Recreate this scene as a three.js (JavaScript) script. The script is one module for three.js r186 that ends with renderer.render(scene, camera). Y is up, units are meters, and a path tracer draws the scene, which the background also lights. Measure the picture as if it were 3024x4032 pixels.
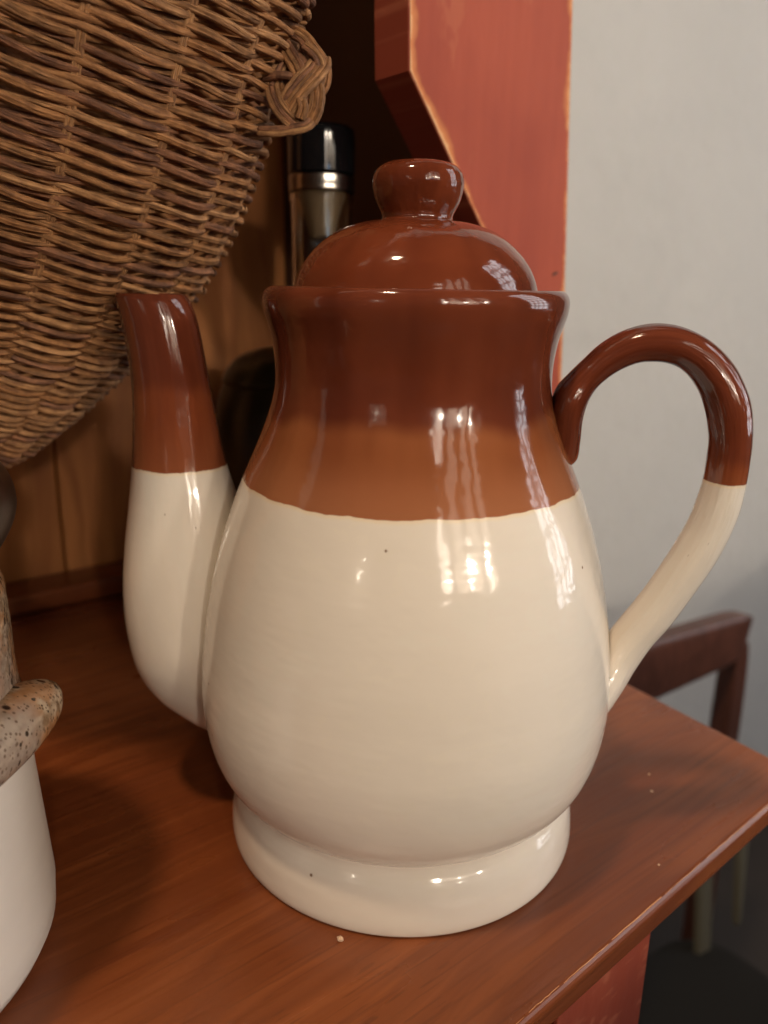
import * as THREE from 'three';
import { RoundedBoxGeometry } from 'three/addons/geometries/RoundedBoxGeometry.js';
import { mergeGeometries, mergeVertices } from 'three/addons/utils/BufferGeometryUtils.js';
import { RectAreaLightUniformsLib } from 'three/addons/lights/RectAreaLightUniformsLib.js';

// ---------------------------------------------------------------- camera, light, exposure
const scene = new THREE.Scene();
const camera = new THREE.PerspectiveCamera(66.07, 768 / 1024, 0.02, 20);
{
  const pitch = THREE.MathUtils.degToRad(15.94), yaw = THREE.MathUtils.degToRad(1.889), roll = THREE.MathUtils.degToRad(1.105);
  camera.position.set(0, 0.1888, 0.254);
  camera.rotation.set(-pitch, yaw, roll, 'YXZ');
  camera.focus = 0.225; camera.userData.fStop = 9;
}
const renderer = new THREE.WebGLRenderer({ antialias: true });
renderer.setSize(768, 1024);
renderer.toneMapping = THREE.LinearToneMapping;
renderer.toneMappingExposure = 0.94;
renderer.shadowMap.enabled = true;
RectAreaLightUniformsLib.init();
scene.background = new THREE.Color(0.050, 0.044, 0.038);   // dim warm light of the rest of the room

// ---------------------------------------------------------------- helpers
let seed = 7;
const rnd = () => { seed = (seed * 1664525 + 1013904223) >>> 0; return seed / 4294967296; };
const V = (x, y, z) => new THREE.Vector3(x, y, z);
const used = {};
function numbered(n) { const k = used[n] = (used[n] ?? -1) + 1; return k ? `${n}_${String(k).padStart(3, '0')}` : n; }
function thing(name, label, category, pos = [0, 0, 0], group) {
  const o = new THREE.Group(); o.name = numbered(name); o.position.set(...pos); scene.add(o);
  o.userData = { label, category }; if (group) o.userData.group = group;
  return o;
}
function part(name, geo, mat, parent, label) {
  const m = new THREE.Mesh(geo, mat); m.name = name; m.castShadow = m.receiveShadow = true;
  if (label) m.userData.label = label;
  parent.add(m); return m;
}
function structure(name, geo, mat) { const m = part(name, geo, mat, scene); m.userData.kind = 'structure'; return m; }
function hash(x, y, s) { let h = (x * 374761393 + y * 668265263 + s * 69069) | 0; h = Math.imul(h ^ (h >>> 13), 1274126177); return ((h ^ (h >>> 16)) >>> 0) / 4294967296; }
function noise(x, y, px, py, s = 0) {          // periodic value noise, periods px, py
  const xi = Math.floor(x), yi = Math.floor(y), fx = x - xi, fy = y - yi, u = fx * fx * (3 - 2 * fx), v = fy * fy * (3 - 2 * fy);
  const m = (a, p) => ((a % p) + p) % p, g = (a, b) => hash(m(a, px), m(b, py), s);
  return (g(xi, yi) * (1 - u) + g(xi + 1, yi) * u) * (1 - v) + (g(xi, yi + 1) * (1 - u) + g(xi + 1, yi + 1) * u) * v;
}
function fbm(x, y, px, py, s, oct = 4) { let a = 0, w = 0.5, t = 0; for (let i = 0; i < oct; i++) { a += w * noise(x, y, px, py, s + i); t += w; x *= 2; y *= 2; px *= 2; py *= 2; w *= 0.5; } return a / t; }
const sr = (l) => Math.round(255 * (l <= 0.0031308 ? 12.92 * l : 1.055 * Math.pow(Math.min(1, Math.max(0, l)), 1 / 2.4) - 0.055));
function texture(w, h, fn, color = true) {      // fn(u, v) -> [r, g, b] linear, or a number
  const d = new Uint8Array(w * h * 4);
  for (let j = 0; j < h; j++) for (let i = 0; i < w; i++) {
    const c = fn((i + 0.5) / w, (j + 0.5) / h), k = (j * w + i) * 4;
    if (color) { d[k] = sr(c[0]); d[k + 1] = sr(c[1]); d[k + 2] = sr(c[2]); } else d[k] = d[k + 1] = d[k + 2] = Math.round(255 * Math.min(1, Math.max(0, c)));
    d[k + 3] = 255;
  }
  const t = new THREE.DataTexture(d, w, h, THREE.RGBAFormat);
  t.wrapS = t.wrapT = THREE.RepeatWrapping; t.magFilter = THREE.LinearFilter; t.minFilter = THREE.LinearMipmapLinearFilter; t.generateMipmaps = true;
  if (color) t.colorSpace = THREE.SRGBColorSpace;
  t.needsUpdate = true; return t;
}
const mix = (a, b, t) => a.map((x, i) => x + (b[i] - x) * t);
const smooth = (a, b, x) => { const t = Math.min(1, Math.max(0, (x - a) / (b - a))); return t * t * (3 - 2 * t); };
// the cabinet's own directions: U runs along its front to the right, N points out of its front
const U = V(0.76, 0, -0.65), N = V(0.65, 0, 0.76);
const cab = (u, y, n) => V(U.x * u + N.x * n, y, U.z * u + N.z * n);
function planarUV(g, fu, fv) {
  const p = g.attributes.position, a = new Float32Array(p.count * 2), q = V(0, 0, 0);
  for (let i = 0; i < p.count; i++) { q.fromBufferAttribute(p, i); a[2 * i] = fu(q); a[2 * i + 1] = fv(q); }
  g.setAttribute('uv', new THREE.BufferAttribute(a, 2)); return g;
}
const spline = (pts, n) => new THREE.SplineCurve(pts.map((p) => new THREE.Vector2(...p))).getPoints(n);
function lathe(pts, seg = 96, n = 0) { return new THREE.LatheGeometry(n ? spline(pts, n) : pts.map((p) => new THREE.Vector2(...p)), seg); }
function heightUV(g, H = 0.2) { const p = g.attributes.position, uv = g.attributes.uv; for (let i = 0; i < p.count; i++) uv.setY(i, p.getY(i) / H); return g; }
// a box in the cabinet's directions, with softened edges
function cabBox(u0, u1, y0, y1, n0, n1, r = 0.0015) {
  const g = new RoundedBoxGeometry(u1 - u0, y1 - y0, n1 - n0, 3, Math.min(r, (u1 - u0) / 2.1, (y1 - y0) / 2.1, (n1 - n0) / 2.1));
  const c = cab((u0 + u1) / 2, (y0 + y1) / 2, (n0 + n1) / 2);
  g.applyMatrix4(new THREE.Matrix4().makeBasis(U, V(0, 1, 0), N).setPosition(c)); return g;
}

// ---------------------------------------------------------------- materials
const woodTex = texture(2048, 1024, (u, v) => {
  const w = fbm(u * 3, v * 5, 3, 5, 11), warp = w * 1.6;
  const grain = fbm(u * 4, v * 70 + warp * 9, 4, 1e6, 21, 3), fine = fbm(u * 14, v * 260, 14, 260, 31, 2), blot = fbm(u * 5, v * 4, 5, 4, 41);
  let c = mix([0.150, 0.036, 0.0095], [0.255, 0.072, 0.020], smooth(0.3, 0.7, grain * 0.33 + blot * 0.67));
  c = mix(c, [0.08, 0.018, 0.006], 0.32 * smooth(0.60, 0.80, fine));
  c = mix(c, [0.05, 0.012, 0.004], 0.42 * smooth(0.80, 0.90, noise(u * 60, v * 420, 60, 420, 35)) * smooth(0.35, 0.7, blot));

  return c;
});
const woodBump = texture(1024, 512, (u, v) => 0.6 * fbm(u * 10, v * 120, 10, 120, 51, 3) + 0.4 * fbm(u * 6, v * 8, 6, 8, 61, 3), false);
const woodRough = texture(512, 512, (u, v) => 0.19 + 0.26 * fbm(u * 7, v * 14, 7, 14, 71, 4), false);
const counterMat = new THREE.MeshPhysicalMaterial({ map: woodTex, bumpMap: woodBump, bumpScale: 0.0003, roughnessMap: woodRough, roughness: 1, specularIntensity: 1 });
const plankTex = texture(512, 1024, (u, v) => {
  const grain = fbm(u * 40 + fbm(u * 3, v * 4, 3, 4, 5) * 6, v * 3, 1e6, 3, 15, 3), blot = fbm(u * 3, v * 4, 3, 4, 25);
  return mix([0.29, 0.098, 0.024], [0.54, 0.215, 0.062], smooth(0.25, 0.75, grain * 0.6 + blot * 0.4));
});
const plankMat = new THREE.MeshStandardMaterial({ map: plankTex, bumpMap: woodBump, bumpScale: 0.0002, roughness: 0.55 });
const darkWoodMat = new THREE.MeshStandardMaterial({ color: new THREE.Color(0.055, 0.022, 0.012), roughness: 0.6 });
// red paint, darkened for the shade on post and board sides, worn through to pale wood along the edges: wear(u, v) is given by the board's uv (v across)
const shadedRedTex = texture(512, 1024, (u, v) => {
  const b = fbm(u * 5, v * 8, 5, 8, 3), f = fbm(u * 30, v * 90, 30, 90, 13, 3), st = fbm(u * 60, v * 5, 60, 5, 33, 2);
  let c = mix([0.23, 0.034, 0.014], [0.31, 0.054, 0.023], smooth(0.25, 0.75, b * 0.8 + st * 0.2));
  return mix(c, [0.56, 0.19, 0.10], 0.35 * smooth(0.6, 0.85, f));
});
const BOARD = [[0.1475, 0.42], [0.1478, 0.313], [0.1582, 0.186], [0.1605, 0.147], [0.173, 0.001], [0.148, 0.001], [0.1465, 0.125], [0.1372, 0.1504], [0.1143, 0.1855], [0.097, 0.215], [0.0535, 0.270], [0.0526, 0.294], [0.052, 0.42]];
const edgeDist = (x, y) => { let d = 9; for (let i = 0; i < BOARD.length; i++) { const [ax, ay] = BOARD[i], [bx, by] = BOARD[(i + 1) % BOARD.length], ex = bx - ax, ey = by - ay, t = Math.min(1, Math.max(0, ((x - ax) * ex + (y - ay) * ey) / (ex * ex + ey * ey))); d = Math.min(d, Math.hypot(x - ax - t * ex, y - ay - t * ey)); } return d; };
const boardTex = texture(512, 1024, (u, v) => { // paint rubbed through to pale wood along the sawn outline
  const x = u * 0.16 + 0.03, y = v * 0.44, b = fbm(u * 5, v * 9, 5, 9, 3), st = fbm(u * 46, v * 6, 46, 6, 33, 3), f = fbm(u * 60, v * 170, 60, 170, 13, 3);
  let c = mix([0.30, 0.044, 0.016], [0.385, 0.068, 0.027], smooth(0.2, 0.8, b * 0.8 + st * 0.2));
  c = mix(c, [0.56, 0.19, 0.08], 0.2 * smooth(0.62, 0.8, fbm(u * 24, v * 40, 24, 40, 23, 3)) * smooth(0.45, 0.6, fbm(u * 3, v * 5, 3, 5, 29)));
  const d = edgeDist(x, y), w = 0.0010 + 0.0040 * Math.max(0, fbm(u * 9, v * 26, 9, 26, 37) - 0.3);
  c = mix(c, [0.58, 0.20, 0.06], smooth(w * 2.2, w * 0.8, d + 0.0012 * (f - 0.5)));
  return mix(c, [0.74, 0.43, 0.20], smooth(w * 0.85, w * 0.4, d + 0.0014 * (f - 0.5)));
});
const redBump = texture(512, 512, (u, v) => fbm(u * 30, v * 30, 30, 30, 43, 4), false);
const shadedRedMat = new THREE.MeshStandardMaterial({ map: shadedRedTex, bumpMap: redBump, bumpScale: 0.0003, roughness: 0.68 });
const boardMat = new THREE.MeshStandardMaterial({ map: boardTex, bumpMap: redBump, bumpScale: 0.0002, roughness: 0.68 });
const wornGlintTex = texture(256, 1024, (u, v) => {
  const f = fbm(u * 6, v * 60, 6, 60, 53, 4);
  return mix([0.42, 0.12, 0.05], [0.72, 0.42, 0.20], smooth(0.35, 0.6, f));
});
const wornGlintMat = new THREE.MeshStandardMaterial({ map: wornGlintTex, roughness: 0.6 });
const plasterTex = texture(512, 512, (u, v) => { const b = fbm(u * 4, v * 4, 4, 4, 63), f = fbm(u * 60, v * 60, 60, 60, 73, 3); const k = 0.94 + 0.08 * b + 0.03 * f; return [0.525 * k, 0.515 * k, 0.495 * k]; });
const plasterBump = texture(512, 512, (u, v) => fbm(u * 24, v * 24, 24, 24, 83, 4), false);
const wallMat = new THREE.MeshStandardMaterial({ map: plasterTex, bumpMap: plasterBump, bumpScale: 0.002, roughness: 0.9 });
const floorMat = new THREE.MeshStandardMaterial({ color: new THREE.Color(0.03, 0.022, 0.018), roughness: 0.7 });

// pot glaze: cream below, an orange-brown overlap, dark brown above, by height (v = y / 0.2)
const specks = Array.from({ length: 26 }, () => [rnd(), 0.01 + 0.115 * rnd(), 0.00018 + 0.0003 * rnd()]);
const glazeTex = (yc, yd, wob, deep = 1) => texture(1024, 1024, (u, v) => {
  const y = v * 0.2, w1 = (fbm(u * 26, 0.5, 26, 4, 101) - 0.5) * 0.0020 * wob, w2 = (fbm(u * 9, 2.5, 9, 8, 111) - 0.5) * 0.015 * wob;
  const b = fbm(u * 6, v * 6, 6, 6, 121), f = fbm(u * 60, v * 50, 60, 50, 131, 3), dr = fbm(u * 26, v * 3, 26, 3, 141, 3);
  const cream = mix([0.715, 0.645, 0.56], [0.755, 0.695, 0.615], b * 0.8 + f * 0.2);
  let amber = mix([0.205, 0.060, 0.021], [0.280, 0.092, 0.034], smooth(0.3, 0.7, b * 0.5 + dr * 0.5));
  const dark = mix([0.100, 0.021, 0.009], [0.150, 0.036, 0.016], smooth(0.3, 0.7, b * 0.5 + dr * 0.5));
  amber = [amber[0] * deep, amber[1] * deep * deep, amber[2] * deep * deep];
  amber = mix(amber, [0.355, 0.138, 0.064], 0.7 * smooth(yc + (yd - yc) * 0.75, yc, y) * wob * deep * deep);
  let c = mix(cream, amber, smooth(yc + w1 - 0.0002, yc + w1 + 0.0002, y));
  if (y < yc + w1) c = mix(c, [0.80, 0.62, 0.36], 0.5 * smooth(0.0014, 0, yc + w1 - y));
  c = mix(c, dark, smooth(yd + w2 - 0.0034, yd + w2 + 0.0026, y));
  if (y < yc) for (const [su, sy, r] of specks) { const d = Math.hypot((u - su) * 0.40, y - sy); if (d < r * 1.6) c = mix(c, [0.16, 0.09, 0.05], smooth(r * 1.6, r * 0.5, d)); }
  return c;
});
const glazeBump = texture(1024, 1024, (u, v) => 0.12 * (1 - smooth(0.62, 0.66, v)) * (fbm(u * 26, v * 70, 26, 70, 211, 2) - 0.5) + 0.5 * fbm(u * 22, v * 9, 22, 9, 161, 3) + 0.35 * fbm(u * 12, v * 12, 12, 12, 171, 2) + 0.15 * fbm(u * 70, v * 60, 70, 60, 181, 2), false);
const glaze = (map, bump = 0.00055) => new THREE.MeshPhysicalMaterial({ map, bumpMap: glazeBump, bumpScale: bump, roughness: 0.09, ior: 1.52 });
const bodyMat = glaze(glazeTex(0.1296, 0.1512, 1)), spoutMat = glaze(glazeTex(0.1285, 0.1550, 0.5, 0.78), 0.00022), handleMat = glaze(glazeTex(0.1335, 0.1395, 0.2, 0.8));
const lidMat = glaze(texture(512, 512, (u, v) => { const b = fbm(u * 6, v * 6, 6, 6, 191), d = fbm(u * 20, v * 4, 20, 4, 201, 3); return mix([0.105, 0.021, 0.008], [0.165, 0.037, 0.014], smooth(0.3, 0.7, b * 0.6 + d * 0.4)); }));

// ---------------------------------------------------------------- room: wall and floor
{
  const wg = cabBox(-0.9, 2.6, -0.76, 1.6, -0.445, -0.345, 0.002);
  planarUV(wg, (q) => q.dot(U) / 0.6, (q) => q.y / 0.6);
  structure('wall', wg, wallMat);
  const fg = new THREE.BoxGeometry(7, 0.05, 7); fg.translate(1, -0.785, 1);
  structure('floor', fg, floorMat);
}

// ---------------------------------------------------------------- lamps, as the pot's glaze mirrors them
const aim = (az, el, d) => { const a = THREE.MathUtils.degToRad(az), e = THREE.MathUtils.degToRad(el); return V(Math.sin(a) * Math.cos(e) * d, 0.14 + Math.sin(e) * d, Math.cos(a) * Math.cos(e) * d); };
const BULB = 2.45;
[[23, 'leftmost'], [37, 'middle'], [49, 'rightmost']].forEach(([az, w]) => {
  const p = aim(az, 15, 2.3), t = thing('tube_lamp', `upright warm tube lamp mirrored in the pot's glaze, ${w} of three`, 'lamp', p.toArray(), 'three upright tube lamps in a row');
  part('tube', new THREE.CapsuleGeometry(0.022, 0.42, 8, 20), new THREE.MeshStandardMaterial({ color: 0xffffff, emissive: new THREE.Color(1, 0.88, 0.72), emissiveIntensity: 16 }), t);
  const sock = new THREE.CylinderGeometry(0.02, 0.024, 0.05, 16); sock.translate(0, 0.255, 0); part('socket', sock, darkWoodMat, t);
  const l = new THREE.PointLight(new THREE.Color(1, 0.86, 0.70), BULB, 0, 2); l.castShadow = true; l.shadow.radius = 2; t.add(l);
});
{ // pale glowing panels added for the light bands in the glaze
  const cloth = (e) => new THREE.MeshStandardMaterial({ color: new THREE.Color(0.62, 0.55, 0.47), roughness: 0.95, emissive: new THREE.Color(1, 0.88, 0.76), emissiveIntensity: e });
  const bright = cloth(0.75), strongGlow = cloth(4.5), dim = cloth(0.3);
  [[21, 0.17, 0.12, 1.5, 'brightest and leftmost of the four together', 2], [31, 0.30, 0.22, 1.9, 'second of the four together', 1], [41.5, 0.24, 0.22, 1.9, 'third of the four together', 1], [50.5, 0.22, 0.22, 1.9, 'rightmost of the four together', 1], [-27, 0.5, 0.5, 0.62, 'short one apart from the rest', 0]].forEach(([az, w, y0, h, l, lit]) => {
    const sh = new THREE.Shape(), n = 40; for (let i = 0; i <= n; i++) { const x = (i / n - 0.5) * w, y = 0.012 * Math.sin(i * 0.9 + az); i ? sh.lineTo(x, y) : sh.moveTo(x, y); } for (let i = n; i >= 0; i--) sh.lineTo((i / n - 0.5) * w, 0.012 * Math.sin(i * 0.9 + az) - 0.004); sh.closePath();
    const g = new THREE.ExtrudeGeometry(sh, { depth: h, bevelEnabled: false }); g.rotateX(-Math.PI / 2); g.translate(0, y0, 0);
    const p = aim(az, 0, 2.58), t = thing('glow_curtain', `pale panel with added glow mirrored in the pot's glaze, ${l}`, 'glow_curtain', [p.x, 0, p.z], 'pale panels with added glow');
    part('cloth', g, lit === 2 ? strongGlow : lit ? bright : dim, t); t.lookAt(0, 0, 0);
    if (lit) { const l2 = new THREE.RectAreaLight(new THREE.Color(1, 0.88, 0.76), lit === 2 ? 2.2 : 0.75, w, h), q = aim(az, 0, 2.54); l2.position.set(q.x, y0 + h / 2, q.z); l2.lookAt(0, y0 + h / 2, 0); scene.add(l2); }
  });
}
function panelLight(t, center, w, h, color, k, gi) {
  const l = new THREE.RectAreaLight(color, k, w, h); scene.add(l);
  const dir = V(0, 0.1, 0).sub(center).normalize(); l.position.copy(center).addScaledVector(dir, 0.03); l.lookAt(0, 0.1, 0);
  t.lookAt(0, 0.1, 0); return gi;
}
{ // bluish screen
  const c = aim(31, 3.5, 2.4), t = thing('television_screen', 'small bright bluish screen mirrored in the neck of the pot', 'screen', c.toArray());
  const m = new THREE.MeshStandardMaterial({ color: 0x111111, emissive: new THREE.Color(0.55, 0.75, 1), emissiveIntensity: 3.0 });
  const fr = new THREE.MeshStandardMaterial({ color: 0x0a0a0a, roughness: 0.4 });
  part('screen', new RoundedBoxGeometry(0.42, 0.24, 0.01, 2, 0.003), m, t); const b = new RoundedBoxGeometry(0.46, 0.28, 0.02, 2, 0.006); b.translate(0, 0, -0.017); part('bezel', b, fr, t);
  panelLight(t, c, 0.42, 0.24, new THREE.Color(0.55, 0.75, 1), 3.0);
}
{ // window to the right
  const c = aim(99, 20, 2.2), t = thing('window', 'tall pale window of many small panes mirrored at the right of the pot', 'window', c.toArray());
  const m = new THREE.MeshStandardMaterial({ color: 0x222222, emissive: new THREE.Color(0.95, 0.96, 1), emissiveIntensity: 5.5 });
  const fr = new THREE.MeshStandardMaterial({ color: new THREE.Color(0.3, 0.25, 0.2), roughness: 0.5 });
  const W = 0.2, HH = 0.3, ROWS = 7;
  for (let i = 0; i < 4; i++) for (let j = 0; j < ROWS; j++) { const g = new THREE.BoxGeometry(0.135, 0.245, 0.006); g.translate((i - 1.5) * W, (j - (ROWS - 1) / 2) * HH, 0); part('pane', g, m, t); }
  for (let i = 0; i < 5; i++) { const g = new THREE.BoxGeometry(0.064, ROWS * HH + 0.05, 0.02); g.translate((i - 2) * W, 0, -0.001); part('frame', g, fr, t); }
  for (let j = 0; j <= ROWS; j++) { const g = new THREE.BoxGeometry(0.86, 0.054, 0.016); g.translate(0, (j - ROWS / 2) * HH, 0); part('frame', g, fr, t); }
  panelLight(t, c, 0.8, 2.05, new THREE.Color(0.95, 0.96, 1), 0.6);
}
{ // lamp at the front left: it throws the chair rail's shadow up the wall
  const p = aim(-27, 15, 2.2), t = thing('globe_lamp', 'single frosted globe lamp mirrored faintly left of the pot centre', 'lamp', p.toArray());
  part('globe', new THREE.SphereGeometry(0.034, 32, 20), new THREE.MeshStandardMaterial({ color: 0xffffff, emissive: new THREE.Color(1, 0.86, 0.68), emissiveIntensity: 3 }), t);
  const sock = new THREE.CylinderGeometry(0.025, 0.03, 0.06, 16); sock.translate(0, 0.063, 0); part('socket', sock, darkWoodMat, t);
  const l = new THREE.PointLight(new THREE.Color(1, 0.86, 0.68), 0.15, 0, 2); l.castShadow = true; l.shadow.radius = 1.4; t.add(l);
}
{ // ceiling lamp
  const c = V(-0.36, 1.75, 0.45), t = thing('ceiling_lamp', 'round warm ceiling lamp above the counter', 'lamp', c.toArray());
  const m = new THREE.MeshStandardMaterial({ color: 0x222222, emissive: new THREE.Color(1, 0.66, 0.36), emissiveIntensity: 6 });
  const d = new THREE.SphereGeometry(0.05, 24, 16); part('bulb', d, m, t);
  const r = lathe([[0.16, 0.0], [0.165, 0.0], [0.075, 0.09], [0.0, 0.092], [0.0, 0.088], [0.072, 0.086], [0.16, 0.0]], 40); part('shade', r, darkWoodMat, t);
  const l = new THREE.SpotLight(new THREE.Color(1, 0.76, 0.52), 4.4, 0, 1.25, 0.6, 2); l.position.set(0, -0.02, 0); l.target.position.set(0, -1.8, 0); l.castShadow = true; l.shadow.radius = 3.4; t.add(l); t.add(l.target);
}

// ---------------------------------------------------------------- cabinet
const cabinet = thing('hutch_cabinet', 'red and orange stained wooden hutch whose worn counter carries the coffee pot', 'cabinet');
{ // counter: an outline in plan, rounded edges
  const P = [[0.1654, -0.0331], [0.1121, -0.1075], [-0.1498, -0.4734], [-0.95, 0.205], [-0.57, 0.6486]];
  const sh = new THREE.Shape(); P.forEach(([x, z], i) => (i ? sh.lineTo(x, -z) : sh.moveTo(x, -z))); sh.closePath();
  const g = new THREE.ExtrudeGeometry(sh, { depth: 0.006, bevelEnabled: true, bevelThickness: 0.0022, bevelSize: 0.0022, bevelOffset: -0.0022, bevelSegments: 4 });
  g.rotateX(-Math.PI / 2); g.translate(0, -0.0082, 0);
  planarUV(g, (q) => q.dot(U) / 0.55 + 0.13, (q) => (q.dot(N) + q.y) / 0.26);
  part('counter_top', g, counterMat, cabinet, 'orange brown worn wooden counter top');
  const a = V(-0.03, -0.0001, 0.1462), b = V(0.1654, -0.0001, -0.0331); let t0 = 0.01;
  while (t0 < 0.95) { // front edge: bare worn wood, with the edge highlight put into its pale colour
    const t1 = Math.min(0.975, t0 + 0.03 + 0.10 * rnd()), pts = [], r = 0.00010 + 0.00014 * rnd(), dn = -0.0008 - 0.0003 * rnd();
    for (let i = 0; i <= 16; i++) { const p = a.clone().lerp(b, t0 + (t1 - t0) * i / 16); p.addScaledVector(N, dn + 0.00025 * (noise(i * 0.5 + t0 * 90, 1, 999, 99, 3) - 0.5)); p.y -= 0.00010; pts.push(p); }
    part('worn_glint_edge', new THREE.TubeGeometry(new THREE.CatmullRomCurve3(pts), 32, r, 5), wornGlintMat, cabinet); t0 = t1 + 0.004 + 0.02 * rnd() * rnd();
  }
}
{ // front board of the hutch with its sawn outline (u along the front, y up), 22 mm thick
  const O = BOARD;
  const sh = new THREE.Shape(); O.forEach(([x, y], i) => (i ? sh.lineTo(x, y) : sh.moveTo(x, y))); sh.closePath();
  const g = new THREE.ExtrudeGeometry(sh, { depth: 0.0206, bevelEnabled: true, bevelThickness: 0.0007, bevelSize: 0.0007, bevelOffset: -0.0007, bevelSegments: 2 });
  g.translate(0, 0, -0.0213); planarUV(g, (q) => (q.x - 0.03) / 0.16, (q) => q.y / 0.44);
  g.applyMatrix4(new THREE.Matrix4().makeBasis(U, V(0, 1, 0), N).setPosition(N.clone().multiplyScalar(-0.07)));
  part('front_board', g, [boardMat, shadedRedMat], cabinet, 'red painted board with pale worn edges');
  const h = new THREE.CapsuleGeometry(0.0008, 0.0028, 4, 8); h.rotateZ(Math.PI / 2 + 0.35); h.translate(0, 0, 0); h.applyMatrix4(new THREE.Matrix4().makeBasis(U, V(0, 1, 0), N).setPosition(cab(0.1492, 0.1966, -0.0703)));
  part('nail_hole', h, darkWoodMat, cabinet);
  part('side_panel', cabBox(0.136, 0.152, 0.001, 0.52, -0.30, -0.0925), darkWoodMat, cabinet);
}
{ // back planks, foot rail, unseen shelf added above to block ceiling light
  const edges = [-0.62, -0.5, -0.385, -0.272, -0.150, -0.028, 0.06, 0.1515];
  for (let i = 0; i < edges.length - 1; i++) {
    const g = cabBox(edges[i] + 0.0008, edges[i + 1] - 0.0008, 0.0, 0.52, -0.315 - 0.001 * (i % 2), -0.30 - 0.001 * (i % 2), 0.002);
    planarUV(g, (q) => q.dot(U) / 0.3 + i * 0.37, (q) => q.y / 0.5 + i * 0.21); part('back_plank', g, plankMat, cabinet);
  }
  const lg = cabBox(-0.62, 0.135, 0.0005, 0.012, -0.299, -0.270, 0.002); planarUV(lg, (q) => q.dot(U) / 0.5, (q) => (q.y + q.dot(N)) / 0.2); part('back_rail', lg, counterMat, cabinet);
  const sg = cabBox(-0.62, 0.135, 0.44, 0.458, -0.299, -0.085, 0.002); part('unseen_shelf', sg, darkWoodMat, cabinet);
  const pg = cabBox(-0.008, 0.0397, -0.76, -0.0086, 0.062, 0.0835, 0.001); planarUV(pg, (q) => q.dot(U) / 0.16, (q) => q.y / 0.3); part('corner_post', pg, shadedRedMat, cabinet, 'red painted post under the counter');
  part('cupboard_front', cabBox(-0.7, -0.0115, -0.76, -0.0086, 0.055, 0.0755, 0.001), shadedRedMat, cabinet);
}

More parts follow.
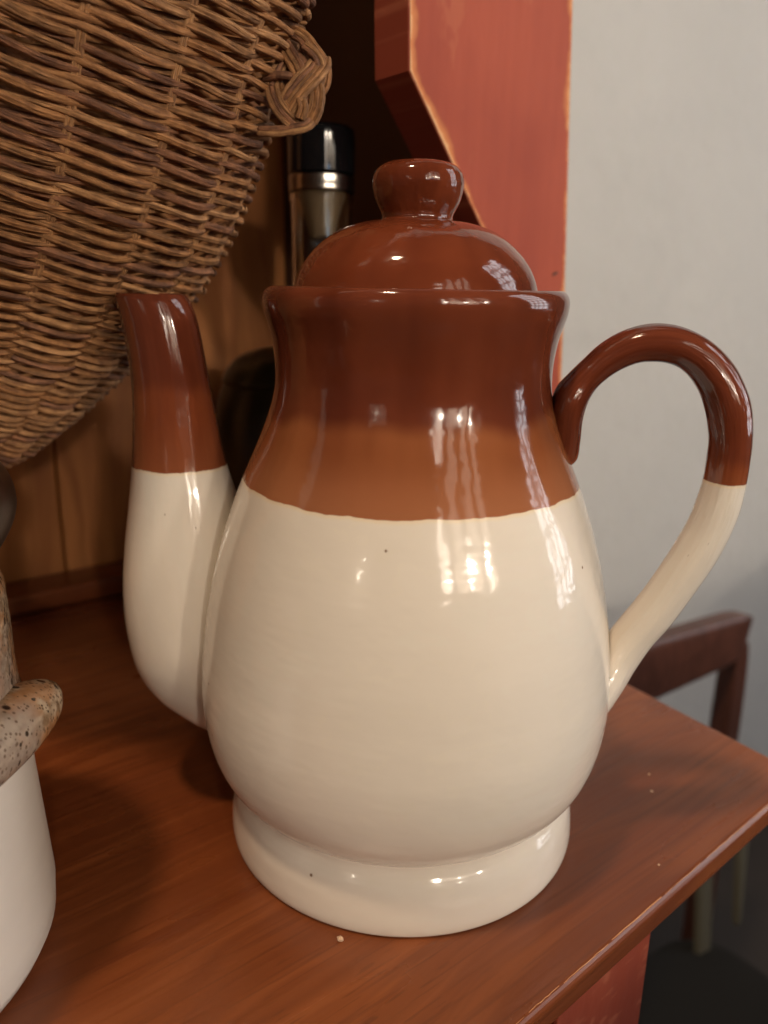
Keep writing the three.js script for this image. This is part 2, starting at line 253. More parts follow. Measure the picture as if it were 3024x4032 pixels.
// ---------------------------------------------------------------- coffee pot
const pot = thing('coffee_pot', 'cream and brown glazed ceramic coffee pot with spout and loop handle', 'coffee pot');
{
  const body = [[0.0400, 0.1600], [0.0405, 0.178], [0.0420, 0.186], [0.0432, 0.1881], [0.0447, 0.1886], [0.0461, 0.1878], [0.0470, 0.1862], [0.0472, 0.1840], [0.0467, 0.181], [0.0457, 0.1778], [0.0447, 0.1740], [0.0439, 0.1690], [0.0436, 0.1640], [0.0438, 0.1590], [0.0447, 0.1543], [0.0463, 0.1490], [0.0483, 0.1437], [0.0507, 0.1380], [0.0540, 0.1306], [0.0566, 0.1243], [0.0588, 0.1183], [0.0610, 0.1119], [0.0633, 0.1040], [0.0653, 0.0961], [0.0671, 0.0873], [0.0682, 0.0804], [0.0691, 0.0733], [0.0699, 0.0661], [0.0703, 0.0570], [0.0698, 0.0490], [0.0689, 0.0428], [0.0675, 0.0372], [0.0656, 0.0325], [0.0632, 0.0285], [0.0603, 0.0252], [0.0578, 0.0230], [0.0560, 0.0218]];
  part('body', heightUV(lathe(body, 160, 260)), bodyMat, pot);
  const foot = [[0.0575, 0.0232], [0.0577, 0.0212], [0.0583, 0.0196], [0.0592, 0.0180], [0.0602, 0.0160], [0.0610, 0.0130], [0.0615, 0.0095], [0.0618, 0.0055], [0.0617, 0.0026], [0.0611, 0.0008], [0.0598, 0.0001], [0.0560, 0.0001]];
  part('foot', heightUV(lathe(foot, 160, 80)), bodyMat, pot);
  // spout and handle: rings through an outer and an inner edge point in the pot's middle plane
  const th = THREE.MathUtils.degToRad(8), H = V(Math.cos(th), 0, Math.sin(th)), M = V(-Math.sin(th), 0, Math.cos(th));
  function ringLoft(pairs, width, steps, seg, power = 2) {
    const A = new THREE.CatmullRomCurve3(pairs.map((p) => V(p[0], p[1], 0)), false, 'centripetal'), B = new THREE.CatmullRomCurve3(pairs.map((p) => V(p[2], p[3], 0)), false, 'centripetal');
    const pos = [], uv = [], idx = [];
    for (let i = 0; i <= steps; i++) {
      const t = i / steps, a = A.getPoint(t), b = B.getPoint(t), c = a.clone().add(b).multiplyScalar(0.5), r = b.clone().sub(a).multiplyScalar(0.5), w = r.length() * width(t);
      for (let j = 0; j <= seg; j++) {
        const f = (j / seg) * 2 * Math.PI, cf = Math.sign(Math.cos(f)) * Math.pow(Math.abs(Math.cos(f)), 2 / power), sf = Math.sign(Math.sin(f)) * Math.pow(Math.abs(Math.sin(f)), 2 / power);
        const x = c.x + r.x * cf, y = c.y + r.y * cf, z = w * sf, q = H.clone().multiplyScalar(x).addScaledVector(M, z);
        pos.push(q.x, y, q.z); uv.push(j / seg, y / 0.2);
      }
    }
    const m = seg + 1;
    for (let i = 0; i < steps; i++) for (let j = 0; j < seg; j++) idx.push(i * m + j, i * m + j + 1, (i + 1) * m + j, i * m + j + 1, (i + 1) * m + j + 1, (i + 1) * m + j);
    const g = new THREE.BufferGeometry(); g.setAttribute('position', new THREE.Float32BufferAttribute(pos, 3)); g.setAttribute('uv', new THREE.Float32BufferAttribute(uv, 2)); g.setIndex(idx); g.computeVertexNormals();
    const n = g.attributes.normal; // the seam
    for (let i = 0; i <= steps; i++) { const a = i * m, b = a + seg, v = V(n.getX(a) + n.getX(b), n.getY(a) + n.getY(b), n.getZ(a) + n.getZ(b)).normalize(); n.setXYZ(a, v.x, v.y, v.z); n.setXYZ(b, v.x, v.y, v.z); }
    return g;
  }
  const SP = [[-0.0930, 0.1640, -0.0810, 0.1640], [-0.0960, 0.1780, -0.0790, 0.1780], [-0.0980, 0.1842, -0.0780, 0.1842], [-0.0990, 0.1855, -0.0770, 0.1853], [-0.0997, 0.1847, -0.0761, 0.1843], [-0.0987, 0.1800, -0.0740, 0.1802], [-0.0976, 0.1748, -0.0727, 0.1755], [-0.0962, 0.1645, -0.0709, 0.1653], [-0.0956, 0.1536, -0.0694, 0.1547], [-0.0962, 0.1408, -0.0674, 0.1423], [-0.0974, 0.1276, -0.0650, 0.1295], [-0.0994, 0.1130, -0.0614, 0.1171], [-0.1016, 0.0983, -0.0585, 0.1060], [-0.1030, 0.0815, -0.0553, 0.0951], [-0.1022, 0.0660, -0.0519, 0.0852], [-0.0985, 0.0508, -0.0494, 0.0769], [-0.0912, 0.0402, -0.0479, 0.0685], [-0.0826, 0.0336, -0.0462, 0.0630], [-0.0750, 0.0292, -0.0446, 0.0595], [-0.063, 0.0255, -0.04, 0.0551]];
  part('spout', ringLoft(SP, (t) => 0.96 - 0.06 * t, 140, 64), spoutMat, pot);
  const HN = [[0.0430, 0.1405, 0.0490, 0.1335], [0.0434, 0.1450, 0.0531, 0.1372], [0.0437, 0.1505, 0.0538, 0.1432], [0.0440, 0.1565, 0.0539, 0.1496], [0.0455, 0.1606, 0.0546, 0.1540], [0.0485, 0.1643, 0.0556, 0.1572], [0.0523, 0.1685, 0.0573, 0.1602], [0.0571, 0.1735, 0.0611, 0.1640], [0.0628, 0.1773, 0.0651, 0.1666], [0.0686, 0.1794, 0.0691, 0.1682], [0.0738, 0.1800, 0.0727, 0.1686], [0.0792, 0.1794, 0.0760, 0.1685], [0.0853, 0.1772, 0.0793, 0.1677], [0.0910, 0.1736, 0.0822, 0.1660], [0.0963, 0.1683, 0.0852, 0.1630], [0.0999, 0.1627, 0.0878, 0.1591], [0.1023, 0.1573, 0.0896, 0.1548], [0.1037, 0.1511, 0.0909, 0.1505], [0.1043, 0.1448, 0.0919, 0.1454], [0.1044, 0.1384, 0.0920, 0.1397], [0.1042, 0.1313, 0.0918, 0.1331], [0.1036, 0.1246, 0.0908, 0.1271], [0.1021, 0.1178, 0.0892, 0.1203], [0.0997, 0.1101, 0.0863, 0.1125], [0.0963, 0.1022, 0.0828, 0.1046], [0.0923, 0.0940, 0.0791, 0.0971], [0.0876, 0.0849, 0.0747, 0.0892], [0.0826, 0.0770, 0.0713, 0.0837], [0.0782, 0.0682, 0.0685, 0.0789], [0.0749, 0.0609, 0.0656, 0.0737], [0.070, 0.0520, 0.060, 0.069]];
  const hg = ringLoft(HN, (t) => 1.25 + 0.25 * smooth(0.26, 0.14, t) - 0.85 * smooth(0.13, 0, t) + 0.45 * smooth(0.93, 1, t), 200, 40);
  part('handle', hg, handleMat, pot);
}
const lid = thing('pot_lid', 'brown glazed domed lid with a round knob on the coffee pot', 'lid');
{
  const dome = [[0.0, 0.1820], [0.0395, 0.1822], [0.0397, 0.1832], [0.0388, 0.1846], [0.0378, 0.1865], [0.0372, 0.1890], [0.0364, 0.1916], [0.0350, 0.1945], [0.0331, 0.1973], [0.0304, 0.2003], [0.0268, 0.2032], [0.0225, 0.2056], [0.0180, 0.2071], [0.0140, 0.2079], [0.0105, 0.2082]];
  part('dome', heightUV(lathe(dome.slice(1), 128, 120), 0.1), lidMat, lid);
  const knob = [[0.0118, 0.2078], [0.0110, 0.2084], [0.0107, 0.2092], [0.0109, 0.2102], [0.0117, 0.2117], [0.0127, 0.2138], [0.0134, 0.2162], [0.01375, 0.2187], [0.0134, 0.2209], [0.0124, 0.2226], [0.0108, 0.2238], [0.0085, 0.2245], [0.0055, 0.2248], [0.0, 0.2248]];
  part('knob', heightUV(lathe(knob, 96, 90), 0.1), lidMat, lid);
}

// ---------------------------------------------------------------- wicker basket
const basket = thing('wicker_basket', 'round brown wicker basket with a woven ear handle hanging behind the spout', 'basket');
{
  const C = new THREE.Vector3(0, 0.1888, 0.254);
  const k = 0.26 / 0.34, ctr = V(-0.16222, 0.26589, -0.03322);
  const R = 0.1094, hb = 1.4828, A = V(0.3304, 0.9102, 0.2497).normalize(), E1 = V(0.9425, -0.3323, -0.0361), E2 = V(-0.0501, -0.2473, 0.9676);
  const PS = [-1, -0.93, -0.8, -0.6, -0.4, -0.2, 0, 0.2, 0.45, 0.7], PR = [0.12, 0.373, 0.537, 0.721, 0.885, 0.985, 1.028, 1.035, 1.085, 1.15];
  const hermite = (s) => { let i = 0; while (i < PS.length - 2 && s > PS[i + 1]) i++; const d = (a) => a <= 0 ? (PR[1] - PR[0]) / (PS[1] - PS[0]) : a >= PS.length - 1 ? (PR[a] - PR[a - 1]) / (PS[a] - PS[a - 1]) : (PR[a + 1] - PR[a - 1]) / (PS[a + 1] - PS[a - 1]); const h = PS[i + 1] - PS[i], t = (s - PS[i]) / h, t2 = t * t, t3 = t2 * t; return (2 * t3 - 3 * t2 + 1) * PR[i] + (t3 - 2 * t2 + t) * h * d(i) + (3 * t2 - 2 * t3) * PR[i + 1] + (t3 - t2) * h * d(i + 1); };
  const rad = (s) => Math.max(0.02, hermite(Math.max(-1, s)));
  const at = (s, f, out = 0, up = 0) => { // height fraction, angle; out and up in metres along the wall's normal and along its rise
    const r = rad(s), flat = Math.sin(f) > 0 ? 0.6 : 0.25, c = Math.cos(f), d = Math.sin(f);
    const rp = (rad(s + 0.01) - rad(s - 0.01)) / 0.02, tl = Math.hypot(rp, hb), tr = rp / tl, ta = hb / tl; // tangent of the profile (radius, axis)
    const rr = r * R + out * ta + up * tr, hh = s * R * hb - out * tr + up * ta;
    return ctr.clone().addScaledVector(A, hh).addScaledVector(E1, rr * c).addScaledVector(E2, rr * flat * d);
  };
  const fibre = texture(512, 64, (u, v) => 0.5 * fbm(u * 6, v * 12, 6, 12, 301, 3) + 0.5 * fbm(u * 20, v * 24, 20, 24, 311, 2), false);
  const tone = (a, b, s) => new THREE.MeshStandardMaterial({ map: texture(512, 64, (u, v) => mix(a, b, smooth(0.25, 0.75, 0.55 * fbm(u * 24, v * 3, 24, 3, s) + 0.45 * fbm(u * 6, v * 14, 6, 14, s + 9))), true), bumpMap: fibre, bumpScale: 0.0005, roughness: 0.75 });
  const mats = [tone([0.13, 0.052, 0.018], [0.38, 0.175, 0.064], 321), tone([0.16, 0.070, 0.026], [0.44, 0.225, 0.092], 331), tone([0.10, 0.040, 0.019], [0.31, 0.135, 0.062], 341), tone([0.13, 0.057, 0.02], [0.35, 0.165, 0.062], 351)];
  function tube(pts, rads, seg, vlen) { // pts closed or open polyline with its own radius at each point
    const n = pts.length, pos = [], uv = [], idx = []; let up = V(0, 1, 0.2).normalize(), len = 0;
    for (let i = 0; i < n; i++) {
      const t = pts[Math.min(n - 1, i + 1)].clone().sub(pts[Math.max(0, i - 1)]).normalize();
      up = up.clone().addScaledVector(t, -up.dot(t)).normalize(); const b = t.clone().cross(up);
      if (i) len += pts[i].distanceTo(pts[i - 1]);
      for (let j = 0; j <= seg; j++) { const f = (j / seg) * 2 * Math.PI, q = pts[i].clone().addScaledVector(up, Math.cos(f) * rads[i]).addScaledVector(b, Math.sin(f) * rads[i]); pos.push(q.x, q.y, q.z); uv.push(len / vlen, j / seg); }
    }
    const m = seg + 1; for (let i = 0; i < n - 1; i++) for (let j = 0; j < seg; j++) idx.push(i * m + j, (i + 1) * m + j, i * m + j + 1, i * m + j + 1, (i + 1) * m + j, (i + 1) * m + j + 1);
    const g = new THREE.BufferGeometry(); g.setAttribute('position', new THREE.Float32BufferAttribute(pos, 3)); g.setAttribute('uv', new THREE.Float32BufferAttribute(uv, 2)); g.setIndex(idx); g.computeVertexNormals(); return g;
  }
  const STAKES = 22, sTop = 0.52, pitch = 0.0048 * (k / 0.882), rw = 0.00122;
  // heights of the rows, equal steps along the wall
  const rows = []; { let s = -0.985, acc = 0; rows.push(s); while (s < sTop) { const ds = 0.0015, r0 = rad(s), r1 = rad(s + ds); acc += R * Math.hypot(r1 - r0, ds * hb); s += ds; if (acc >= pitch * (0.93 + 0.14 * hash(rows.length, 3, 9))) { rows.push(s); acc = 0; } } }
  const base = at(-0.985, 0).distanceTo(at(-0.985, Math.PI)) / 2;
  const PER = 10, TOT = STAKES * PER;
  rows.forEach((s, i) => {
    const pj = 0.6 * (rnd() - 0.5);
    for (let w = 0; w < 2; w++) {
      const pts = [], rads = [], jr = 0.88 + 0.26 * rnd(), jA = 0.9 + 0.25 * rnd(), off = rnd() * 90;
      for (let j = 0; j <= TOT; j++) {
        const f = (j / TOT) * 2 * Math.PI, ps = (j / PER) * Math.PI + w * Math.PI + pj - 0.35 * Math.PI, c = Math.cos(ps);
        const out = 0.0021 * Math.sign(c) * Math.pow(Math.abs(c), 0.75), lift = -0.00115 * jA * Math.sin(ps), n1 = noise(j * 0.23 + off, i * 1.7, 9999, 9999, 7 + w) - 0.5;
        pts.push(at(s, -f, out + 0.0004 * n1, lift + 0.0009 * n1)); rads.push(rw * jr * (1 + 0.22 * (noise(j * 0.35 + off, w, 9999, 99, 17) - 0.5)));
      }
      part('weaver', tube(pts, rads, 7, 0.06), mats[Math.floor(rnd() * mats.length)], basket);
    }
  });
  for (let q = 0; q < STAKES; q++) {
    const f = -((q + 0.85) / STAKES) * 2 * Math.PI;
    const both = [-0.006, 0.006].map((df) => { const pts = [], rads = []; for (let j = 0; j <= 60; j++) { const s = -0.985 + (sTop + 0.985) * Math.pow(j / 60, 1.5); pts.push(at(s, f + df / Math.max(0.2, rad(s)) * 1.2, 0.0001)); rads.push(0.0009); } return tube(pts, rads, 6, 0.06); });
    part('stake', mergeGeometries(both), mats[1], basket);
  }
  { const pts = []; for (let j = 0; j <= 40; j++) { const f = (j / 40) * 2 * Math.PI; pts.push(at(-0.985, f)); } const c = ctr.clone().addScaledVector(A, -0.99 * R * hb); const pos = [c.x, c.y, c.z], idx = [], uv = [0.5, 0.5]; pts.forEach((p, j) => { pos.push(p.x, p.y, p.z); uv.push(j / 40, 0); if (j) idx.push(0, j, j + 1); }); const g = new THREE.BufferGeometry(); g.setAttribute('position', new THREE.Float32BufferAttribute(pos, 3)); g.setAttribute('uv', new THREE.Float32BufferAttribute(uv, 2)); g.setIndex(idx); g.computeVertexNormals(); part('base', g, mats[2], basket); }
  // the ear: bundles of rods looped round each other, built in a frame at the basket's right side
  const ear = new THREE.Group(); ear.name = 'ear_handle'; basket.add(ear);
  const z = 0.247, q = camera.rotation, M4 = new THREE.Matrix4().makeRotationFromEuler(q), X = V(1, 0, 0).applyMatrix4(M4), Y = V(0, 1, 0).applyMatrix4(M4), Z = V(0, 0, 1).applyMatrix4(M4);
  const o = C.clone().addScaledVector(Z, -z).addScaledVector(X, (650 - 829.5) / 1705 * z).addScaledVector(Y, (1106 - 178) / 1705 * z), u1 = z / 1705 * 0.2645 * 0.9;   // size of one unit below
  const rod = (pts, r, mi, n = 48) => { const c = new THREE.CatmullRomCurve3(pts.map(([a, b, d = 0]) => o.clone().addScaledVector(X, (a - 1213) * u1).addScaledVector(Y, (673 - b) * u1).addScaledVector(Z, d * u1)), false, 'centripetal'); part('rod', tube(c.getPoints(n), Array.from({ length: n + 1 }, (_, i) => r * u1 * (0.9 + 0.2 * noise(i * 0.3, r, 999, 999, 27)) * Math.sqrt(Math.max(0.02, Math.min(1, (i + 0.1) / 1.5, (n - i + 0.1) / 1.5)))), 9, 0.05), mats[mi], ear); };
  const bundle = (pts, n, gap, r, mi) => { for (let i = 0; i < n; i++) { const off = (i - (n - 1) / 2) * gap; rod(pts.map(([a, b, d = 0], j) => { const p0 = pts[Math.max(0, j - 1)], p1 = pts[Math.min(pts.length - 1, j + 1)], dx = p1[0] - p0[0], dy = p1[1] - p0[1], l = Math.hypot(dx, dy); return [a - dy / l * off, b + dx / l * off, d + (i % 2) * 6]; }), r, (mi + i) % 4); } };
  const r3 = (pts) => pts.map(([x, y, d = 0]) => [715.5 + 1.107 * x, 1.107 * y, d]);
  { const g = new THREE.SphereGeometry(1, 32, 24), p = g.attributes.position, [[cx, cy]] = r3([[455, 620]]); for (let i = 0; i < p.count; i++) { const v = o.clone().addScaledVector(X, (cx - 1213 + p.getX(i) * 165) * u1).addScaledVector(Y, (673 - cy + p.getY(i) * 330) * u1).addScaledVector(Z, (-12 + p.getZ(i) * 62) * u1); p.setXYZ(i, v.x, v.y, v.z); } g.computeVertexNormals(); part('core', g, mats[2], ear); }
  bundle(r3([[225, 140, -60], [380, 185, 0], [475, 255, 35], [545, 350, 50], [600, 420, 35], [640, 500, 10], [630, 590, -20], [585, 660, -50]]), 3, 42, 27, 0);
  bundle(r3([[470, 320, 50], [560, 395, 75], [612, 480, 70], [612, 570, 40], [580, 640, 10]]), 2, 46, 28, 1);
  bundle(r3([[290, 280, 0], [345, 375, 60], [400, 480, 90], [442, 570, 95], [450, 650, 60]]), 3, 46, 27, 2);
  bundle(r3([[340, 400, 20], [275, 500, 35], [232, 570, 30], [210, 640, 10]]), 3, 44, 25, 1);
  bundle(r3([[225, 630, 10], [255, 740, 55], [305, 840, 55], [385, 915, 20], [450, 950, -20]]), 4, 46, 26, 0);
  bundle(r3([[320, 830, 30], [400, 740, 90], [480, 655, 112], [555, 570, 98], [605, 470, 45], [600, 400, 0]]), 5, 40, 28, 1);
  bundle(r3([[570, 620, 40], [585, 720, 45], [572, 830, 40], [520, 930, 10]]), 3, 46, 28, 3);
  bundle(r3([[455, 770, 95], [475, 850, 90], [445, 930, 50]]), 2, 48, 26, 3);
  bundle(r3([[575, 880, 0], [500, 965, 25], [370, 995, 15], [230, 1000, -10], [80, 975, -60]]), 2, 42, 29, 1);
  rod(r3([[140, 585, 20], [260, 590, 95], [330, 597, 110], [392, 605, 104]]), 33, 2);
  // broken rod ends in the weave, and the rim's loose end
  rod([[-460, 545, 30], [-380, 550, 45], [-290, 560, 40], [-200, 590, 10]].map(([a, b, d]) => [a + 600, b, d]), 26, 1, 20);
  rod([[1100, -20, 0], [1210, 20, 20], [1300, 60, 20]], 34, 1, 16);
  rod([[1120, 60, 0], [1180, 120, 10], [1270, 130, 10]], 18, 3, 16);
}

// ---------------------------------------------------------------- bottle and dark jar behind the pot
const glassMat = new THREE.MeshPhysicalMaterial({ color: new THREE.Color(0.93, 0.95, 0.90), transmission: 1, thickness: 0.002, roughness: 0.03, ior: 1.5 });
{
  const t = thing('glass_bottle', 'slim clear glass bottle with a black cap behind the pot lid', 'bottle', [-0.0455, 0, -0.1440]);
  const g = [[0.0, 0.001], [0.0125, 0.0012], [0.0146, 0.004], [0.0148, 0.010], [0.0146, 0.18], [0.0144, 0.210], [0.0146, 0.226], [0.0156, 0.2280], [0.0152, 0.2310], [0.0140, 0.2315], [0.0132, 0.2295], [0.0132, 0.21], [0.0134, 0.18], [0.0136, 0.012], [0.0115, 0.006], [0.0, 0.006]];
  part('glass', lathe(g, 64), glassMat, t);
  part('collar', lathe([[0.0130, 0.2310], [0.0156, 0.2310], [0.0158, 0.2321], [0.0153, 0.2329], [0.0157, 0.2339], [0.0157, 0.2377], [0.0152, 0.2385], [0.012, 0.2385]], 64), new THREE.MeshStandardMaterial({ color: new THREE.Color(0.36, 0.34, 0.31), metalness: 1, roughness: 0.22 }), t);
  part('cap', lathe([[0.0, 0.2387], [0.0150, 0.2387], [0.0157, 0.2397], [0.0157, 0.2550], [0.0153, 0.2577], [0.0140, 0.2593], [0.0, 0.2599]], 64), new THREE.MeshPhysicalMaterial({ color: new THREE.Color(0.006, 0.006, 0.007), roughness: 0.07 }), t);
  part('stopper', lathe([[0.0, 0.2105], [0.0050, 0.2107], [0.0062, 0.2120], [0.0080, 0.2195], [0.0098, 0.2255], [0.0118, 0.2315], [0.0118, 0.2335], [0, 0.2335]], 40), new THREE.MeshStandardMaterial({ color: new THREE.Color(0.20, 0.13, 0.075), roughness: 0.6 }), t);
}
{
  const t = thing('dark_jar', 'dark olive glazed round jar in the shade between spout and pot', 'jar', [-0.0770, 0, -0.2100]);
  const m = new THREE.MeshPhysicalMaterial({ color: new THREE.Color(0.022, 0.021, 0.008), roughness: 0.28 });
  part('body', lathe([[0.0, 0.0005], [0.028, 0.0005], [0.031, 0.003], [0.037, 0.03], [0.0405, 0.07], [0.0405, 0.100], [0.0385, 0.120], [0.0350, 0.131], [0.0335, 0.1335]], 72, 90), m, t);
  part('lid', lathe([[0.0340, 0.1335], [0.0347, 0.1350], [0.0335, 0.1385], [0.0300, 0.1440], [0.0240, 0.1490], [0.0150, 0.1525], [0.006, 0.1540], [0.0, 0.1542]], 72, 60), m, t);
}

// ---------------------------------------------------------------- stoneware jar at the left edge
const sx = -0.1574, sz = 0.0794;
const spots = (x, y, px, py, s, share) => { // round specks, one at most per cell; 1 inside, 0 outside
  const xi = Math.floor(x), yi = Math.floor(y); let k = 0;
  for (let a = -1; a < 2; a++) for (let b = -1; b < 2; b++) { const cx = ((xi + a) % px + px) % px, cy = ((yi + b) % py + py) % py; if (hash(cx, cy, s) > share) continue; const r = 0.10 + 0.22 * hash(cx, cy, s + 3); k = Math.max(k, smooth(r * 1.25, r * 0.7, Math.hypot(x - xi - a - hash(cx, cy, s + 1), (y - yi - b - hash(cx, cy, s + 2)) * 0.8))); }
  return k;
};
const stoneTex = texture(1024, 1024, (u, v) => {
  const b = fbm(u * 10, v * 10, 10, 10, 401), f = fbm(u * 60, v * 60, 60, 60, 411, 3);
  let c = mix([0.19, 0.115, 0.06], [0.50, 0.385, 0.27], smooth(0.3, 0.7, b * 0.5 + f * 0.5));
  c = mix(c, [0.42, 0.19, 0.075], 0.7 * smooth(0.48, 0.7, fbm(u * 14, v * 14, 14, 14, 441)));
  c = mix(c, [0.30, 0.25, 0.22], 0.6 * smooth(0.55, 0.72, fbm(u * 5, v * 5, 5, 5, 445)));
  c = mix(c, [0.09, 0.05, 0.03], 0.75 * spots(u * 90, v * 90, 90, 90, 451, 0.4));
  return mix(c, [0.035, 0.02, 0.014], spots(u * 42, v * 42, 42, 42, 461, 0.2));
});
const stoneBump = texture(512, 512, (u, v) => fbm(u * 40, v * 30, 40, 30, 451, 4), false);
{
  const t = thing('stoneware_jar', 'white stoneware jar with speckled brown ear handle cut off at the left edge', 'jar', [sx, 0, sz]);
  const white = new THREE.MeshPhysicalMaterial({ map: texture(256, 256, (u, v) => { const b = fbm(u * 6, v * 6, 6, 6, 461), f = fbm(u * 40, v * 40, 40, 40, 471, 3), k = 0.9 + 0.1 * b + 0.05 * f; return [0.66 * k, 0.62 * k, 0.575 * k]; }), roughness: 0.5 });
  const stone = new THREE.MeshPhysicalMaterial({ map: stoneTex, bumpMap: stoneBump, bumpScale: 0.0005, roughness: 0.22 });
  part('body', lathe([[0.0, 0.0004], [0.0500, 0.0004], [0.0545, 0.0016], [0.0566, 0.006], [0.0572, 0.014], [0.0563, 0.03], [0.0552, 0.050], [0.0544, 0.0700], [0.0540, 0.0765]], 96), white, t);
  const rep3 = (g) => { heightUV(g, 0.111); const a = g.attributes.uv; for (let i = 0; i < a.count; i++) a.setX(i, a.getX(i) * 3); return g; };
  part('shoulder', rep3(lathe([[0.0539, 0.0763], [0.0534, 0.0785], [0.0531, 0.0860], [0.0531, 0.0960], [0.0528, 0.1085], [0.0520, 0.1110], [0.0505, 0.1118], [0.049, 0.111], [0.049, 0.08]], 96)), stone, t, 'speckled brown glazed shoulder');
  const lug = new THREE.SphereGeometry(1, 72, 48), p = lug.attributes.position; // a thick rounded ear along the side that faces the room
  const phi = 0.23, tl = 0.054, er = V(Math.cos(phi) * Math.cos(tl), Math.sin(tl), Math.sin(phi) * Math.cos(tl)), et = V(-Math.sin(phi), 0, Math.cos(phi)), ey = V(-Math.cos(phi) * Math.sin(tl), Math.cos(tl), -Math.sin(phi) * Math.sin(tl));
  for (let i = 0; i < p.count; i++) { const x = p.getX(i), y = p.getY(i), z = p.getZ(i), n = 1 + 0.035 * (noise(x * 2 + 9, z * 3 + 9, 99, 99, 5) - 0.5), v = V(0.0476 * Math.cos(phi), 0.0742, 0.0476 * Math.sin(phi)).addScaledVector(er, 0.0134 * x * n).addScaledVector(et, 0.0400 * z * n).addScaledVector(ey, 0.0106 * Math.sign(y) * Math.pow(Math.abs(y), 0.85)); p.setXYZ(i, v.x, v.y, v.z); }
  planarUV(lug, (q) => q.z / 0.13 + 0.3, (q) => (q.x * 0.7 - q.y) / 0.13 + 0.4); lug.computeVertexNormals();
  part('lug_handle', mergeVertices(lug), stone, t, 'speckled brown glossy ear handle');
  const l = thing('jar_lid', 'dark brown rounded lid on the speckled jar at the left edge', 'lid', [sx, 0, sz]);
  const dm = new THREE.MeshPhysicalMaterial({ color: new THREE.Color(0.028, 0.012, 0.006), roughness: 0.35, specularIntensity: 0.5 });
  part('dome', lathe([[0.0485, 0.1165], [0.0512, 0.1185], [0.0550, 0.1235], [0.0574, 0.1285], [0.0581, 0.1330], [0.0571, 0.1381], [0.0545, 0.1421], [0.0490, 0.1455], [0.036, 0.1485], [0.018, 0.150], [0.0, 0.1504]], 96, 80), dm, l);
  part('seat', lathe([[0.0, 0.1085], [0.0470, 0.1085], [0.0480, 0.1105], [0.0478, 0.1180], [0.0, 0.1180]], 64), dm, l);
}

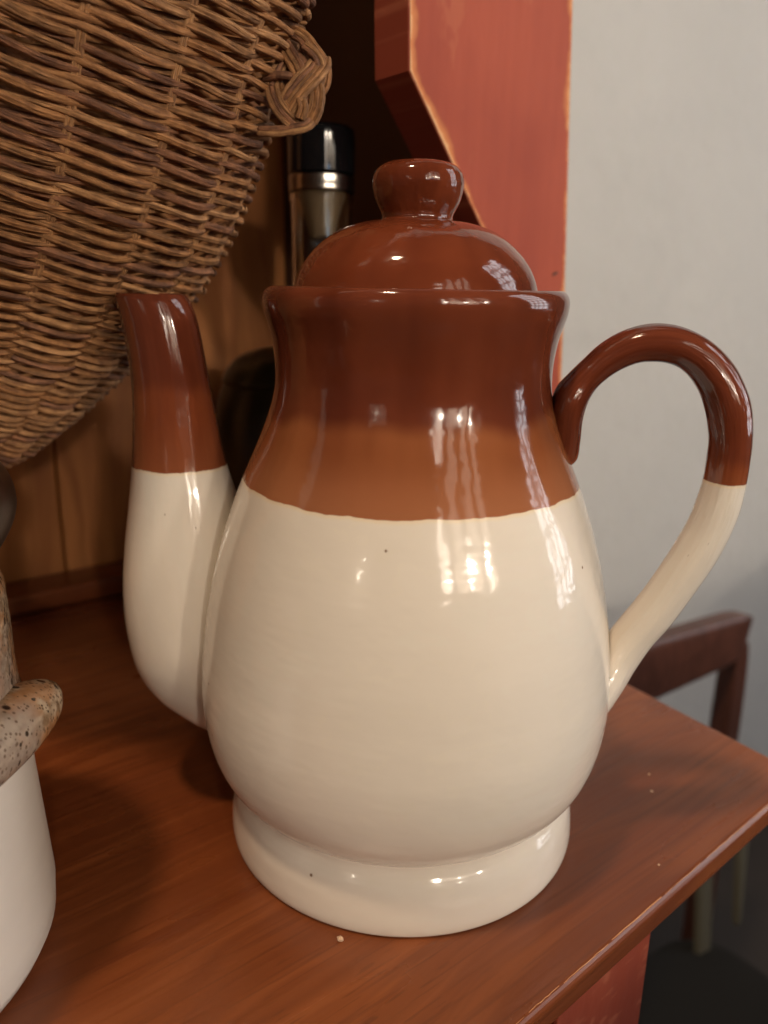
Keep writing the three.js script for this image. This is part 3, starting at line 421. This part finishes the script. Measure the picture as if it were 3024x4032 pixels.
// ---------------------------------------------------------------- chair beyond the counter, unseen chairs added to block light
{
  const t = thing('wooden_chair', 'dark brown wooden chair by the wall beyond the counter corner', 'chair');
  const m = new THREE.MeshPhysicalMaterial({ map: texture(256, 256, (u, v) => mix([0.055, 0.020, 0.014], [0.13, 0.048, 0.032], fbm(u * 40, v * 4, 40, 4, 501))), roughness: 0.35 });
  const slab = (a0, a1, b0, b1, th, n) => { // quad in space given a thickness along n
    const g = new RoundedBoxGeometry(1, 1, 1, 4, 0.16), p = g.attributes.position, q = V(0, 0, 0);
    for (let i = 0; i < p.count; i++) { q.fromBufferAttribute(p, i); const s = q.x + 0.5, h = q.y + 0.5, lo = a0.clone().lerp(a1, s), hi = b0.clone().lerp(b1, s); const r = lo.lerp(hi, h).addScaledVector(n, q.z * th); p.setXYZ(i, r.x, r.y, r.z); }
    g.computeVertexNormals(); return mergeVertices(g);
  };
  const n = V(0.62, 0, 0.785);
  // top rail, rising a little to its end
  const rail = slab(V(0.150, -0.187, -0.372), V(0.3430, -0.1760, -0.5080), V(0.150, -0.124, -0.385), V(0.3570, -0.1270, -0.5230), 0.022, n); part('top_rail', rail, m, t);
  const post = slab(V(0.330, -0.760, -0.478), V(0.3500, -0.760, -0.492), V(0.334, -0.160, -0.504), V(0.356, -0.160, -0.520), 0.022, n); part('post', post, m, t);
  const post2 = slab(V(0.060, -0.760, -0.300), V(0.080, -0.760, -0.315), V(0.100, -0.170, -0.335), V(0.122, -0.170, -0.350), 0.022, n); part('post', post2, m, t);
  part('lower_rail', slab(V(0.095, -0.660, -0.325), V(0.340, -0.660, -0.490), V(0.095, -0.620, -0.325), V(0.340, -0.620, -0.490), 0.018, n), m, t);
  const seat = slab(V(0.05, -0.545, -0.30), V(0.345, -0.545, -0.50), V(0.05, -0.505, -0.30), V(0.345, -0.505, -0.50), 0.36, n); seat.translate(0.11, 0, 0.14);
  part('seat', seat, new THREE.MeshStandardMaterial({ color: new THREE.Color(0.010, 0.009, 0.008), roughness: 0.9 }), t);
  const sm = new THREE.MeshStandardMaterial({ color: new THREE.Color(0.15, 0.14, 0.10), roughness: 0.8 });  // pale colour stands in for lit strips of wall below the counter
  part('lit_strip', slab(V(0.3285, -0.53, -0.450), V(0.3450, -0.53, -0.4615), V(0.3245, -0.34, -0.4950), V(0.3425, -0.34, -0.5060), 0.008, n), sm, t, 'pale grey strip standing in for lit wall');
  part('lit_strip', slab(V(0.3860, -0.505, -0.497), V(0.3900, -0.505, -0.500), V(0.3840, -0.40, -0.522), V(0.3980, -0.40, -0.531), 0.008, n), sm, t, 'pale grey strip standing in for lit wall');
  const t3 = thing('wooden_chair', 'unseen panel backed chair added to shade the space below the counter', 'chair');  // unseen, added to keep lamp light off the post and space below
  const n3 = V(0.6, 0, 0.8);
  part('blocker_panel', slab(V(0.11, -0.45, 1.05), V(0.99, -0.45, 0.39), V(0.11, 0.270, 1.05), V(0.99, 0.270, 0.39), 0.02, n3), m, t3);
  for (const [x, z] of [[0.14, 1.0275], [0.96, 0.4125]]) part('post', slab(V(x - 0.02, -0.76, z + 0.015), V(x + 0.02, -0.76, z - 0.015), V(x - 0.02, -0.44, z + 0.015), V(x + 0.02, -0.44, z - 0.015), 0.03, n3), m, t3);
  const t2 = thing('wooden_chair', 'unseen tall panel backed chair added beyond the right edge to shade the wall', 'chair');  // unseen blocker, shaped so that its shadow darkens the wall at right
  part('blocker_panel', slab(V(0.635, -0.40, -0.153), V(1.02, -0.40, -0.473), V(0.635, -0.045, -0.153), V(1.02, 0.09, -0.473), 0.02, n), m, t2);
  for (const [x, z] of [[0.655, -0.170], [0.99, -0.448]]) part('post', slab(V(x - 0.02, -0.76, z + 0.016), V(x + 0.02, -0.76, z - 0.016), V(x - 0.02, -0.39, z + 0.016), V(x + 0.02, -0.39, z - 0.016), 0.03, n), m, t2);
}

// ---------------------------------------------------------------- crumbs on the counter
{
  const m = new THREE.MeshStandardMaterial({ color: new THREE.Color(0.62, 0.42, 0.28), roughness: 0.8 });
  [[0.1006, -0.0287, 0.00045, 'pale crumb on the counter right of the pot, farther of two'], [0.0984, -0.0173, 0.00045, 'pale crumb on the counter right of the pot, nearer of two'], [0.0890, 0.0242, 0.00035, 'tiny pale crumb near the worn front edge of the counter'], [-0.0170, 0.0625, 0.0008, 'pinkish crumb touching the front of the pot foot']].forEach(([x, z, r, lab], i) => {
    const g = new THREE.IcosahedronGeometry(r, 1), p = g.attributes.position; for (let j = 0; j < p.count; j++) { const k = 0.7 + 0.6 * hash(Math.round(p.getX(j) * 1e6), Math.round(p.getY(j) * 1e6 + p.getZ(j) * 3e6), i); p.setXYZ(j, p.getX(j) * k * 1.3, p.getY(j) * k * 0.8, p.getZ(j) * k); }
    g.computeVertexNormals(); const t = part(numbered('crumb'), g, m, scene, lab); t.userData.category = 'crumb'; t.position.set(x, r * 0.7, z);
  });
}

scene.add(camera);
renderer.render(scene, camera);
